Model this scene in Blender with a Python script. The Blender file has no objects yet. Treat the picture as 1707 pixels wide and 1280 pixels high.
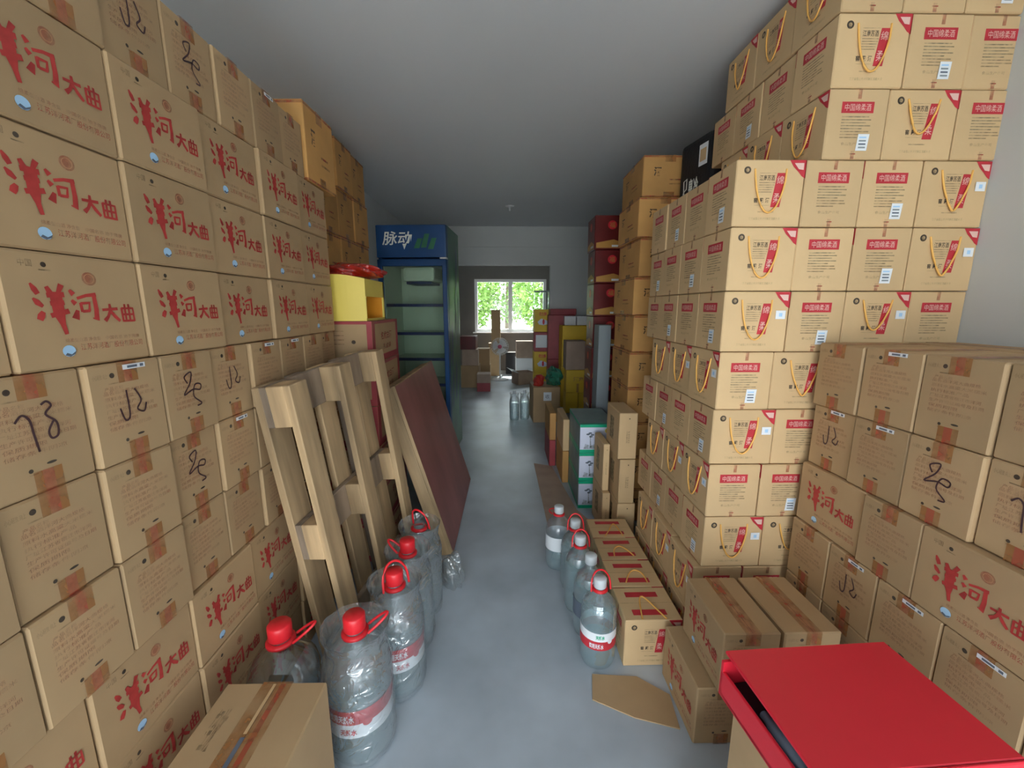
import bpy, bmesh, math, random
from mathutils import Matrix, Vector
random.seed(7)
U = 1.42                       # eye height in metres; plan measures below are multiples of it
R = math.radians
C = bpy.context.scene.collection

# ------------------------------------------------------------------ camera, sky, exposure
sc = bpy.context.scene
cd = bpy.data.cameras.new('camera'); cam = bpy.data.objects.new('camera', cd); C.objects.link(cam)
cam.location = (0, 0, U); cam.rotation_euler = (R(90 - 10.5), 0, R(-1.08))
cd.sensor_width = 36; cd.lens = 36 * 690 / 1707; cd.clip_start = .02; cd.clip_end = 200
sc.camera = cam
sc.view_settings.view_transform = 'Standard'; sc.view_settings.look = 'None'
sc.view_settings.gamma = 1; sc.view_settings.exposure = 1.52
w = bpy.data.worlds.new('sky'); sc.world = w; w.use_nodes = True
bg = w.node_tree.nodes['Background']
bg.inputs[0].default_value = (.86, .94, 1.0, 1); bg.inputs[1].default_value = 3.2
w.cycles.sampling_method = 'MANUAL'; w.cycles.sample_map_resolution = 256
def portal(name, loc, rot, sx, sy):
    l = bpy.data.lights.new(name, 'AREA'); l.shape = 'RECTANGLE'; l.size = sx; l.size_y = sy
    l.cycles.is_portal = True
    o = bpy.data.objects.new(name, l); o.location = loc; o.rotation_euler = rot; C.objects.link(o)
# daylight comes in through the open shop front behind the camera and the rear window
portal('shop_front_daylight', (.07 * U, -1.5 * U, .64 * U), (R(90), 0, 0), 2.0 * U, 1.28 * U)
portal('rear_window_daylight', (.08 * U, 6.52 * U, 1.02 * U), (R(-90), 0, 0), 1.12 * U, .8 * U)

sl = bpy.data.lights.new('sun', 'SUN'); sl.energy = 9; sl.angle = R(3); sl.color = (1, .95, .86)
so = bpy.data.objects.new('sun', sl); C.objects.link(so); so.rotation_euler = (R(-32), R(8), 0)   # high behind the building, over the rear yard

# ------------------------------------------------------------------ materials
MATS = {}
def mat(name, col, rough=.7, metal=0, var=0, nscale=0, namt=0, bump=0, bscale=40, alpha=None, spec=.5, stretch=None, hole=0):
    if name in MATS: return MATS[name]
    m = bpy.data.materials.new(name); m.use_nodes = True; nt = m.node_tree; N = nt.nodes; L = nt.links
    b = N['Principled BSDF']; b.inputs['Base Color'].default_value = (*col, 1)
    b.inputs['Roughness'].default_value = rough; b.inputs['Metallic'].default_value = metal
    b.inputs['Specular IOR Level'].default_value = spec
    tc = N.new('ShaderNodeTexCoord'); src = tc.outputs['Object']
    if stretch:
        mp = N.new('ShaderNodeMapping'); mp.inputs['Scale'].default_value = stretch
        L.new(src, mp.inputs[0]); src = mp.outputs[0]
    if namt or var:
        last = None
        rgb = N.new('ShaderNodeRGB'); rgb.outputs[0].default_value = (*col, 1); last = rgb.outputs[0]
        hsv = N.new('ShaderNodeHueSaturation'); L.new(last, hsv.inputs['Color'])
        add = N.new('ShaderNodeMath'); add.operation = 'ADD'; add.inputs[0].default_value = 1; add.inputs[1].default_value = 0
        if namt:
            n = N.new('ShaderNodeTexNoise'); n.inputs['Scale'].default_value = nscale; n.inputs['Detail'].default_value = 4
            L.new(src, n.inputs['Vector'])
            mr = N.new('ShaderNodeMapRange'); mr.inputs[1].default_value = .3; mr.inputs[2].default_value = .7
            mr.inputs[3].default_value = 1 - namt; mr.inputs[4].default_value = 1 + namt
            L.new(n.outputs[0], mr.inputs[0]); L.new(mr.outputs[0], add.inputs[0])
        if var:
            oi = N.new('ShaderNodeObjectInfo'); mr2 = N.new('ShaderNodeMapRange')
            mr2.inputs[3].default_value = -var; mr2.inputs[4].default_value = var
            L.new(oi.outputs['Random'], mr2.inputs[0]); L.new(mr2.outputs[0], add.inputs[1])
        L.new(add.outputs[0], hsv.inputs['Value']); L.new(hsv.outputs[0], b.inputs['Base Color'])
    if bump:
        n2 = N.new('ShaderNodeTexNoise'); n2.inputs['Scale'].default_value = bscale; n2.inputs['Detail'].default_value = 3
        L.new(src, n2.inputs['Vector'])
        bp = N.new('ShaderNodeBump'); bp.inputs['Strength'].default_value = bump; bp.inputs['Distance'].default_value = .01
        L.new(n2.outputs[0], bp.inputs['Height']); L.new(bp.outputs[0], b.inputs['Normal'])
    if alpha is not None:
        b.inputs['Alpha'].default_value = alpha
        if hole:
            n3 = N.new('ShaderNodeTexNoise'); n3.inputs['Scale'].default_value = hole; n3.inputs['Detail'].default_value = 5
            L.new(tc.outputs['Object'], n3.inputs['Vector'])
            m3 = N.new('ShaderNodeMapRange'); m3.inputs[1].default_value = .35; m3.inputs[2].default_value = .6
            m3.inputs[3].default_value = alpha * .35; m3.inputs[4].default_value = min(1, alpha * 1.25)
            L.new(n3.outputs[0], m3.inputs[0]); L.new(m3.outputs[0], b.inputs['Alpha'])
    MATS[name] = m; return m
def clear(name, tint, gloss=.12, haze=.1, hazecol=(.8, .9, 1), rough=.08, bump=0, bscale=30):
    if name in MATS: return MATS[name]
    m = bpy.data.materials.new(name); m.use_nodes = True; nt = m.node_tree; N = nt.nodes; L = nt.links
    for n in list(N):
        if n.type != 'OUTPUT_MATERIAL': N.remove(n)
    out = [n for n in N if n.type == 'OUTPUT_MATERIAL'][0]
    t = N.new('ShaderNodeBsdfTransparent'); t.inputs[0].default_value = (*tint, 1)
    d = N.new('ShaderNodeBsdfDiffuse'); d.inputs[0].default_value = (*hazecol, 1)
    g = N.new('ShaderNodeBsdfGlossy'); g.inputs['Roughness'].default_value = rough
    tl = N.new('ShaderNodeBsdfTranslucent'); tl.inputs[0].default_value = (*hazecol, 1)
    m0 = N.new('ShaderNodeMixShader'); m0.inputs[0].default_value = .5; L.new(d.outputs[0], m0.inputs[1]); L.new(tl.outputs[0], m0.inputs[2])
    m1 = N.new('ShaderNodeMixShader'); m1.inputs[0].default_value = haze; L.new(t.outputs[0], m1.inputs[1]); L.new(m0.outputs[0], m1.inputs[2])
    lw = N.new('ShaderNodeLayerWeight'); lw.inputs[0].default_value = .35
    mr = N.new('ShaderNodeMapRange'); mr.inputs[3].default_value = gloss * .5; mr.inputs[4].default_value = min(1, gloss * 5)
    L.new(lw.outputs['Facing'], mr.inputs[0])
    m2 = N.new('ShaderNodeMixShader'); L.new(mr.outputs[0], m2.inputs[0]); L.new(m1.outputs[0], m2.inputs[1]); L.new(g.outputs[0], m2.inputs[2])
    L.new(m2.outputs[0], out.inputs[0])
    if bump:
        tc = N.new('ShaderNodeTexCoord'); n2 = N.new('ShaderNodeTexNoise'); n2.inputs['Scale'].default_value = bscale
        n2.inputs['Distortion'].default_value = 1.5
        L.new(tc.outputs['Object'], n2.inputs['Vector'])
        bp = N.new('ShaderNodeBump'); bp.inputs['Strength'].default_value = bump; bp.inputs['Distance'].default_value = .02
        L.new(n2.outputs[0], bp.inputs['Height']); L.new(bp.outputs[0], g.inputs['Normal'])
    MATS[name] = m; return m

mat('kraft', (.44, .295, .155), .75, var=.09, nscale=5, namt=.07, bump=.12, bscale=18)
mat('kraft_light', (.66, .455, .24), .72, var=.06, nscale=5, namt=.05, bump=.1, bscale=18)
mat('kraft_orange', (.60, .32, .10), .7, var=.12, nscale=6, namt=.1, bump=.1, bscale=18)
mat('kraft_dusty', (.42, .31, .24), .8, var=.1, nscale=6, namt=.12)
mat('ink_red', (.46, .045, .04), .6, nscale=30, namt=.25)
mat('ink_red_soft', (.46, .07, .05), .6, alpha=.6, hole=50)
mat('ink_red_faint', (.52, .10, .06), .6, alpha=.38, hole=40)
mat('ink_dark', (.06, .045, .035), .6, alpha=.8)
mat('ink_dark_faint', (.10, .08, .05), .6, alpha=.36, hole=60)
mat('ink_green_faint', (.12, .17, .12), .6, alpha=.4, hole=60)
mat('pen', (.07, .035, .04), .5)
mat('tape', (.43, .19, .065), .25, alpha=.55, hole=14)
mat('tape_red', (.50, .09, .05), .3, alpha=.5, hole=20)
mat('sticker', (.82, .85, .88), .4)
mat('sticker_print', (.12, .15, .2), .5)
mat('sticker_blue', (.42, .66, .9), .35)
mat('label_red', (.55, .03, .045), .5, nscale=20, namt=.1)
mat('label_text', (.8, .52, .45), .5)
mat('cord', (.92, .50, .12), .45)
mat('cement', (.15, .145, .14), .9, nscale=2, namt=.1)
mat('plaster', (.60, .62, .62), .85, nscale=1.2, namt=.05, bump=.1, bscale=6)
mat('ceiling_paint', (.80, .82, .84), .6, nscale=.8, namt=.06, stretch=(1, .35, 1), bump=.08, bscale=5)
mat('concrete', (.43, .49, .55), .36, nscale=2.2, namt=.2, bump=.12, bscale=9, spec=.5)
mat('wood', (.46, .315, .17), .75, var=.12, nscale=14, namt=.42, stretch=(1, 1, .1), bump=.25, bscale=22)
mat('wood_grey', (.27, .20, .14), .8, var=.12, nscale=12, namt=.5, stretch=(1, 1, .15), bump=.25, bscale=22)
mat('ply', (.32, .12, .11), .35, nscale=4, namt=.25, stretch=(1, 1, .4))
mat('plastic_red', (.75, .02, .03), .35)
mat('plastic_clear_cap', (.6, .65, .68), .3)
mat('fridge_blue', (.010, .055, .17), .3, nscale=3, namt=.2)
mat('fridge_green', (.03, .16, .08), .3, nscale=3, namt=.4)
mat('fridge_inside', (.62, .70, .58), .5)
mat('shelf_blue', (.01, .02, .12), .4)
mat('metal', (.6, .62, .64), .3, metal=.8)
mat('white_text', (.75, .78, .72), .5)
mat('black', (.012, .012, .016), .6)
mat('red_card', (.70, .02, .04), .38, nscale=3, namt=.06)
mat('yellow', (.80, .52, .03), .5, var=.05, nscale=5, namt=.06)
mat('yellow_pale', (.85, .66, .12), .5)
mat('orange_in', (.85, .33, .01), .5)
mat('red_border', (.36, .05, .06), .5, nscale=8, namt=.15)
mat('dark_red', (.14, .008, .008), .35, var=.1, nscale=8, namt=.2)
mat('gold', (.55, .28, .06), .4)
mat('teal_green', (.0, .42, .22), .4)
mat('tile_white', (.72, .76, .92), .45)
mat('slate_top', (.22, .30, .30), .5, nscale=8, namt=.15)
mat('fabric_black', (.006, .006, .009), .7, bump=.3, bscale=60)
mat('white_plastic', (.78, .8, .82), .35)
mat('leaf', (.16, .30, .05), .6, var=.3, nscale=2, namt=.3)
mat('bark', (.12, .09, .06), .9)
mat('asphalt', (.42, .42, .40), .85, nscale=2, namt=.1)
mat('grey_card', (.25, .29, .31), .6)
mat('pink', (.75, .15, .25), .5)
clear('pet', (.97, .99, 1.0), .14, .12, (.85, .93, 1), .05)
clear('pet_water', (.88, .97, 1.0), .18, .30, (.72, .95, 1), .06, bump=.25, bscale=14)
clear('pet_empty', (.95, .98, .98), .22, .02, (.7, .8, .8), .04)
clear('film', (.98, .995, 1.0), .22, .14, (.88, .98, 1), .12, bump=.9, bscale=15)
clear('glass', (.90, .95, .92), .05, .02, (.7, .8, .8), .02)
clear('window_glass', (.97, .99, .98), .03, .0)
clear('bag_red', (.9, .25, .2), .12, .75, (.85, .04, .02), .2, bump=.8, bscale=25)
clear('bag_green', (.5, .9, .7), .1, .6, (.05, .38, .26), .2, bump=.8, bscale=14)

# ------------------------------------------------------------------ mesh builder (plan units in, metres out)
_txt = {}
def text_geo(s, off=0.0):
    k = (s, off)
    if k in _txt: return _txt[k]
    cu = bpy.data.curves.new('t', 'FONT'); cu.body = s; cu.size = 1; cu.offset = off; cu.resolution_u = 2
    ob = bpy.data.objects.new('t', cu); C.objects.link(ob); bpy.context.view_layer.update()
    me = bpy.data.meshes.new_from_object(ob.evaluated_get(bpy.context.evaluated_depsgraph_get()))
    v = [(p.co.x, p.co.y) for p in me.vertices]; f = [tuple(p.vertices) for p in me.polygons]
    bpy.data.objects.remove(ob); bpy.data.curves.remove(cu); bpy.data.meshes.remove(me)
    if v:
        x0 = min(p[0] for p in v); x1 = max(p[0] for p in v); y0 = min(p[1] for p in v); y1 = max(p[1] for p in v)
        v = [((p[0] - x0) / (x1 - x0 or 1), (p[1] - y0) / (y1 - y0 or 1)) for p in v]
    _txt[k] = (v, f); return _txt[k]

class Face:            # a rectangle in space: u to the right, v up, both 0..1
    def __init__(s, o, du, dv, lift=.0005):
        s.o = Vector(o); s.du = Vector(du); s.dv = Vector(dv); s.n = s.du.cross(s.dv).normalized(); s.lift = lift
    def pt(s, u, v, k=1): return s.o + s.du * u + s.dv * v + s.n * s.lift * k
class MB:
    def __init__(s): s.v = []; s.f = []; s.m = []; s.sm = []; s.mats = []
    def mi(s, m):
        if m not in s.mats: s.mats.append(m)
        return s.mats.index(m)
    def add(s, vs, fs, m, smooth=False):
        b = len(s.v); s.v += [tuple(v) for v in vs]; i = s.mi(m)
        for f in fs: s.f.append(tuple(b + k for k in f)); s.m.append(i); s.sm.append(smooth)
        return s
    def box(s, x0, x1, y0, y1, z0, z1, m, bev=0, M=None, dent=0):
        bm = bmesh.new(); bmesh.ops.create_cube(bm, size=1)
        for v in bm.verts: v.co = Vector(((x0 + x1) / 2 + v.co.x * (x1 - x0), (y0 + y1) / 2 + v.co.y * (y1 - y0), (z0 + z1) / 2 + v.co.z * (z1 - z0)))
        if bev: bmesh.ops.bevel(bm, geom=list(bm.edges), offset=bev, segments=2 if bev > .004 else 1, affect='EDGES', profile=.6)
        vs = [v.co.copy() for v in bm.verts]
        if M: vs = [M @ v for v in vs]
        s.add(vs, [tuple(v.index for v in f.verts) for f in bm.faces], m); bm.free(); return s
    def lathe(s, prof, m, seg=28, c=(0, 0), M=None, squash=None):
        vs = []; fs = []
        for r, z in prof:
            for k in range(seg):
                a = 2 * math.pi * k / seg
                rr = r * (1 + (squash(a, z) if squash else 0))
                vs.append(Vector((c[0] + rr * math.cos(a), c[1] + rr * math.sin(a), z)))
        for i in range(len(prof) - 1):
            for k in range(seg):
                k2 = (k + 1) % seg; fs.append((i * seg + k, i * seg + k2, (i + 1) * seg + k2, (i + 1) * seg + k))
        if M: vs = [M @ v for v in vs]
        return s.add(vs, fs, m, True)
    def tube(s, pts, r, m, seg=6, closed=False):
        pts = [Vector(p) for p in pts]; n = len(pts); vs = []; fs = []
        for i, p in enumerate(pts):
            a = pts[i - 1] if (i or closed) else p; b = pts[(i + 1) % n] if (i < n - 1 or closed) else p
            t = (b - a).normalized(); up = Vector((0, 0, 1)) if abs(t.z) < .9 else Vector((0, 1, 0))
            x = t.cross(up).normalized(); y = x.cross(t)
            for k in range(seg):
                an = 2 * math.pi * k / seg; vs.append(p + x * r * math.cos(an) + y * r * math.sin(an))
        rng = n if closed else n - 1
        for i in range(rng):
            j = (i + 1) % n
            for k in range(seg): fs.append((i * seg + k, i * seg + (k + 1) % seg, j * seg + (k + 1) % seg, j * seg + k))
        return s.add(vs, fs, m, True)
    def rect(s, F, u0, u1, v0, v1, m, k=1, sk=0):
        return s.add([F.pt(u0, v0, k), F.pt(u1, v0, k), F.pt(u1 + sk, v1, k), F.pt(u0 + sk, v1, k)], [(0, 1, 2, 3)], m)
    def poly(s, F, pts, m, k=1): return s.add([F.pt(u, v, k) for u, v in pts], [tuple(range(len(pts)))], m)
    def disc(s, F, u, v, ru, rv, m, k=1, seg=18): return s.poly(F, [(u + ru * math.cos(2 * math.pi * i / seg), v + rv * math.sin(2 * math.pi * i / seg)) for i in range(seg)], m, k)
    def ring(s, F, u, v, ru, rv, t, m, k=1, seg=20):
        vs = []
        for i in range(seg):
            a = 2 * math.pi * i / seg
            vs += [F.pt(u + ru * math.cos(a), v + rv * math.sin(a), k), F.pt(u + ru * t * math.cos(a), v + rv * t * math.sin(a), k)]
        return s.add(vs, [(2 * i, (2 * i + 2) % (2 * seg), (2 * i + 3) % (2 * seg), 2 * i + 1) for i in range(seg)], m)
    def text(s, F, t, u0, u1, v0, v1, m, k=1, off=0.0, sk=0):
        v, f = text_geo(t, off)
        return s.add([F.pt(u0 + (u1 - u0) * a + sk * b, v0 + (v1 - v0) * b, k) for a, b in v], f, m)
    def stroke(s, F, pts, ws, m, box, k=1):
        u0, u1, v0, v1 = box; A = abs(u1 - u0) * F.du.length; B = abs(v1 - v0) * F.dv.length
        if m == 'pen':                                     # smooth a scribble through its points
            q = [pts[0]] + list(pts) + [pts[-1]]; o = []
            for i in range(1, len(q) - 2):
                for j in range(5):
                    t = j / 5; o.append(tuple(.5 * (2 * q[i][c] + (q[i+1][c] - q[i-1][c]) * t + (2 * q[i-1][c] - 5 * q[i][c] + 4 * q[i+1][c] - q[i+2][c]) * t * t + (3 * q[i][c] - q[i-1][c] - 3 * q[i+1][c] + q[i+2][c]) * t ** 3) for c in (0, 1)))
            pts = o + [pts[-1]]; ws = [ws[0]] * len(pts)
        s.lay = getattr(s, 'lay', 0) + 1; k = k + .18 * (s.lay % 12)
        P = [Vector((p[0] * A, p[1] * B)) for p in pts]; vs = []; S = min(A, B)
        for i, p in enumerate(P):
            a = P[max(0, i - 1)]; b = P[min(len(P) - 1, i + 1)]; t = (b - a).normalized(); nrm = Vector((-t.y, t.x)); h = ws[i] * S / 2 * (1.22 if m == 'ink_red' else 1)
            for q in (p + nrm * h, p - nrm * h): vs.append(F.pt(u0 + (u1 - u0) * q.x / A, v0 + (v1 - v0) * q.y / B, k))
        return s.add(vs, [(2 * i, 2 * i + 1, 2 * i + 3, 2 * i + 2) for i in range(len(P) - 1)], m)
    def mesh(s, name):
        me = bpy.data.meshes.new(name); me.from_pydata([(x * U, y * U, z * U) for x, y, z in s.v], [], s.f)
        for m in s.mats: me.materials.append(MATS[m])
        me.polygons.foreach_set('material_index', s.m); me.polygons.foreach_set('use_smooth', s.sm); me.update(); return me
def place(name, me, loc=(0, 0, 0), rz=0, parent=None):
    if isinstance(me, MB): me = me.mesh(name)
    o = bpy.data.objects.new(name, me); C.objects.link(o)
    o.location = (loc[0] * U, loc[1] * U, loc[2] * U); o.rotation_euler = (0, 0, rz)
    if parent: o.parent = parent
    return o
def tag(o, label, cat, group=None):
    o['label'] = label; o['category'] = cat
    if group: o['group'] = group
    return o
def empty(name, loc=(0, 0, 0), rz=0): return place(name, None, loc, rz)
def struct(name, mb, loc=(0, 0, 0)):
    o = place(name, mb, loc); o['kind'] = 'structure'; return o
def boxfaces(w, d, h):
    """front (-y), back (+y), left (-x), right (+x), top of a box standing on its base centre"""
    return dict(front=Face((-w/2, -d/2, 0), (w, 0, 0), (0, 0, h)), back=Face((w/2, d/2, 0), (-w, 0, 0), (0, 0, h)),
                left=Face((-w/2, d/2, 0), (0, -d, 0), (0, 0, h)), right=Face((w/2, -d/2, 0), (0, d, 0), (0, 0, h)),
                top=Face((-w/2, -d/2, h), (w, 0, 0), (0, d, 0)))
WORD = ['zeroth', 'first', 'second', 'third', 'fourth', 'fifth', 'sixth', 'seventh', 'eighth', 'ninth', 'tenth', 'eleventh', 'twelfth']

# ------------------------------------------------------------------ the rooms
CEIL = 1.817; XL = -1.0; XR = 1.14; YD = 4.49; YB = 6.6
struct('floor', MB().box(XL - .1, XR + .1, -1.5, YB + .1, -.08, 0, 'concrete'))
struct('ceiling', MB().box(XL - .1, XR + .1, -1.5, YB + .1, CEIL, CEIL + .1, 'ceiling_paint'))
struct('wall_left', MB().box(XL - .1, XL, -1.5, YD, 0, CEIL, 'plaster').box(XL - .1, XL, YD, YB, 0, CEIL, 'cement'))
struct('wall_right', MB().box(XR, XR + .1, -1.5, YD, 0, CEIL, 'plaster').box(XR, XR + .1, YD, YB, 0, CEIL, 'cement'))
struct('wall_front', MB().box(XL - .1, XR + .1, -1.6, -1.5, 1.28, CEIL + .1, 'plaster').box(XL - .1, XL + .06, -1.6, -1.5, 0, 1.28, 'plaster').box(XR - .06, XR + .1, -1.6, -1.5, 0, 1.28, 'plaster'))
struct('wall_middle', MB().box(XL, -.6, YD, YD + .1, 0, CEIL, 'plaster').box(.49, XR, YD, YD + .1, 0, CEIL, 'plaster')
       .box(-.6, .49, YD, YD + .1, 1.434, CEIL, 'plaster'))
struct('trim_1', MB().box(XL, XR, YD - .015, YD, 1.615, CEIL, 'plaster'))
WX0, WX1, WZ0, WZ1 = -.46, .66, .617, 1.43
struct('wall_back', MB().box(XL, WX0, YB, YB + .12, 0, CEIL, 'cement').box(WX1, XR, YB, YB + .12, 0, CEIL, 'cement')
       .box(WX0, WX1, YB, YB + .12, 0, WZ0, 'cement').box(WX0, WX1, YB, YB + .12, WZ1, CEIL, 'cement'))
b = MB(); f = .045
b.box(WX0, WX1, YB + .02, YB + .07, WZ0, WZ0 + f, 'white_plastic').box(WX0, WX1, YB + .02, YB + .07, WZ1 - f, WZ1, 'white_plastic')
b.box(WX0, WX0 + f, YB + .02, YB + .07, WZ0 + f, WZ1 - f, 'white_plastic').box(WX1 - f, WX1, YB + .02, YB + .07, WZ0 + f, WZ1 - f, 'white_plastic')
b.box(.07, .13, YB + .015, YB + .065, WZ0 + f, WZ1 - f, 'white_plastic')
win = struct('window_1', b)
place('window_pane', MB().box(WX0 + f, WX1 - f, YB + .04, YB + .044, WZ0 + f, WZ1 - f, 'window_glass'), parent=win)
place('window_sill', MB().box(WX0 - .03, WX1 + .03, YB - .05, YB + .02, WZ0 - .02, WZ0, 'white_plastic', .003), parent=win)
# street in front of the shop and yard behind the rear window
g = place('ground', MB().box(-30, 30, -40, -1.6, -.1, -.02, 'asphalt')); g['kind'] = 'structure'
g = place('ground', MB().box(-30, 30, YB + .12, 40, -.2, -.06, 'asphalt')); g['kind'] = 'structure'

# ------------------------------------------------------------------ cartons
YW, YDp, YH = .1905, .1255, .1515          # long face, narrow face, height of the brown liquor cartons
def yang_logo(b, F):
    # brush lettering, stroke by stroke
    X = (.16, .385, .30, .735)
    for pts, ws in [([(.02, 1), (.10, .90), (.18, .80)], [.05, .14, .12]), ([(.02, .72), (.12, .64), (.26, .56)], [.05, .15, .08]),
                    ([(.10, .30), (.16, .38), (.24, .46)], [.14, .17, .10]), ([(.44, .95), (.52, .83)], [.10, .14]), ([(.88, 1), (.74, .82)], [.14, .10]),
                    ([(.40, .78), (.92, .80)], [.12, .13]), ([(.46, .62), (.88, .64)], [.11, .12]), ([(.42, .38), (.98, .47)], [.12, .13]),
                    ([(.66, .85), (.67, .4), (.72, .2), (.78, 0)], [.30, .28, .13, .10])]: b.stroke(F, pts, ws, 'ink_red', X)
    X = (.40, .605, .41, .69)
    for pts, ws in [([(.02, 1), (.14, .86)], [.08, .16]), ([(.04, .68), (.16, .56)], [.08, .15]), ([(.10, .08), (.22, .36)], [.22, .10]),
                    ([(.26, .74), (.60, .84), (.98, .88)], [.08, .09, .12]), ([(.36, .60), (.38, .30)], [.09, .09]), ([(.36, .58), (.68, .60), (.64, .34)], [.08, .09, .08]),
                    ([(.38, .32), (.66, .34)], [.08, .08]), ([(.88, .86), (.90, .40), (.86, .04), (.72, .10)], [.12, .14, .17, .05])]: b.stroke(F, pts, ws, 'ink_red', X)
    X = (.63, .765, .40, .57)
    for pts, ws in [([(0, .66), (.96, .72)], [.12, .14]), ([(.48, 1), (.48, .62), (.30, .28), (.06, .04)], [.12, .16, .14, .20]), ([(.50, .58), (.70, .30), (1, 0)], [.12, .18, .14])]: b.stroke(F, pts, ws, 'ink_red', X)
    X = (.785, .90, .39, .57)
    for pts, ws in [([(.06, .78), (.08, .02)], [.14, .12]), ([(.04, .76), (.94, .76), (.96, .02)], [.12, .14, .12]), ([(.06, .06), (.96, .06)], [.12, .12]),
                    ([(.08, .42), (.94, .42)], [.12, .12]), ([(.36, 1), (.36, .06)], [.13, .12]), ([(.66, 1), (.66, .06)], [.13, .12])]: b.stroke(F, pts, ws, 'ink_red', X)
    b.disc(F, .33, .15, .046, .052, 'sticker_blue', 2); b.poly(F, [(.295, .115), (.33, .098), (.365, .12), (.375, .145), (.34, .118), (.31, .135)], 'sticker_print', 3)
    b.ring(F, .57, .80, .055, .062, .72, 'ink_red_faint'); b.disc(F, .57, .80, .034, .04, 'ink_red_faint')
    b.text(F, '江苏洋河酒厂股份有限公司', .42, .94, .145, .205, 'ink_red_soft')
    b.text(F, '绵柔型白酒 净含量', .32, .58, .225, .262, 'ink_red_faint', off=.01); b.text(F, '中国名酒 始于隋唐', .62, .92, .225, .262, 'ink_red_faint', off=.01)
    b.disc(F, .27, .895, .018, .022, 'ink_dark'); b.rect(F, .235, .31, .845, .855, 'ink_dark_faint'); b.text(F, '中国', .12, .20, .87, .93, 'ink_dark_faint')
def yang_narrow(b, F, scrib=0):
    b.text(F, '小心轻放 向上', .06, .24, .86, .91, 'ink_dark_faint'); b.disc(F, .30, .885, .032, .026, 'ink_dark'); b.rect(F, .24, .37, .80, .812, 'ink_dark_faint')
    for i in range(7):
        wv = [.62, .7, .5, .66, .7, .4, .58][i]; b.text(F, ['品名酒洋河大曲规格', '原料水高粱大米糯米', '执行标准产品', '厂址江苏省宿迁市洋河', '生产许可证编号及日期', '保质期限', '储存条件阴凉'][i], .16, .16 + wv, .695 - i * .06, .735 - i * .06, 'ink_red_faint')
    b.text(F, '产品名称', .18, .42, .735, .775, 'ink_red_faint')
    b.rect(F, .34, .42, .17, .18, 'ink_dark_faint'); b.disc(F, .36, .21, .022, .018, 'ink_dark'); b.disc(F, .56, .235, .05, .012, 'ink_dark')
    X = (.28, .74, .33, .76)
    S = []
    if scrib == 1: S = [[(.05, .7), (.2, .82), (.33, .7), (.36, .4), (.4, .05)], [(.6, .95), (.72, 1), (.8, .9), (.66, .75), (.85, .55), (.84, .3), (.7, .25), (.66, .4), (.8, .6)]]
    if scrib == 2: S = [[(.3, .7), (.2, .9), (.5, 1), (.4, .7), (.1, .4), (.5, .5), (.8, .45), (.85, .6), (.6, .62), (.5, .3), (.8, .05), (.6, .0)]]
    if scrib == 3: S = [[(.1, .5), (.2, .2), (.35, .3), (.35, .9)], [(.6, .9), (.75, .6), (.6, .4), (.8, .3), (.9, .5)]]
    for p in S: b.stroke(F, p, [.05] * len(p), 'pen', X, 2)
def yang_body(sc1=0, sc2=0):
    b = MB().box(-YW/2, YW/2, -YDp/2, YDp/2, 0, YH, 'kraft', .0028); F = boxfaces(YW, YDp, YH)
    yang_logo(b, F['front']); yang_logo(b, F['back']); yang_narrow(b, F['left'], sc1); yang_narrow(b, F['right'], sc2)
    b.rect(F['top'], 0.01, .99, .495, .505, 'ink_dark_faint'); return b.mesh('carton')
def strip(b, pts, across, cols):
    """a band of tape folded along pts, cut across into coloured lanes that stay one connected mesh"""
    a = Vector(across); n = len(cols); vs = []; 
    for p in pts:
        for k in range(n + 1): vs.append(Vector(p) + a * cols[k - 1][0] if k else Vector(p))
    for q, c in enumerate(cols):
        base = len(b.v) if q == 0 else base
        if q == 0: b.add(vs, [], c[1])
        mi = b.mi(c[1])
        for i in range(len(pts) - 1):
            k = i * (n + 1) + q; b.f.append((base + k, base + k + 1, base + k + n + 2, base + k + n + 1)); b.m.append(mi); b.sm.append(False)
    return b
def yang_tape(bottom=False):
    e = .0009; x = YW / 2 + e
    z0, z1, zt = (YH * .19, -.0001, 0) if bottom else (YH * .80, YH + e, 0)
    pts = [(-x, -.016, z0), (-x, -.016, z1), (x, -.016, z1), (x, -.016, z0)]
    return strip(MB(), pts, (0, .034, 0), [(.3, 'tape'), (.7, 'tape_red'), (1, 'tape')]).mesh('packing_tape')
def yang_sticker(side):
    F = boxfaces(YW, YDp, YH)[side]; b = MB()
    b.rect(F, .44, .76, .925, .975, 'sticker', 4); b.rect(F, .50, .64, .938, .962, 'sticker_print', 5); b.rect(F, .68, .73, .936, .965, 'sticker_print', 5)
    return b.mesh('shipping_label')
YB_ = [yang_body(0, 0), yang_body(1, 1), yang_body(2, 2), yang_body(3, 3)]; YT = yang_tape(); YTB = yang_tape(True); YS = {s: yang_sticker(s) for s in ('left', 'right')}
def yang(x, y, z, rz, label, group, body=0, stick=None, jit=.006):
    o = place('carton', YB_[body], (x, y, z), rz + R(random.uniform(-1, 1) * jit * 40))
    tag(o, label, 'carton', group); place('packing_tape', YT, parent=o); place('packing_tape', YTB, parent=o)
    if stick: place('shipping_label', YS[stick], parent=o)
    return o

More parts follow.
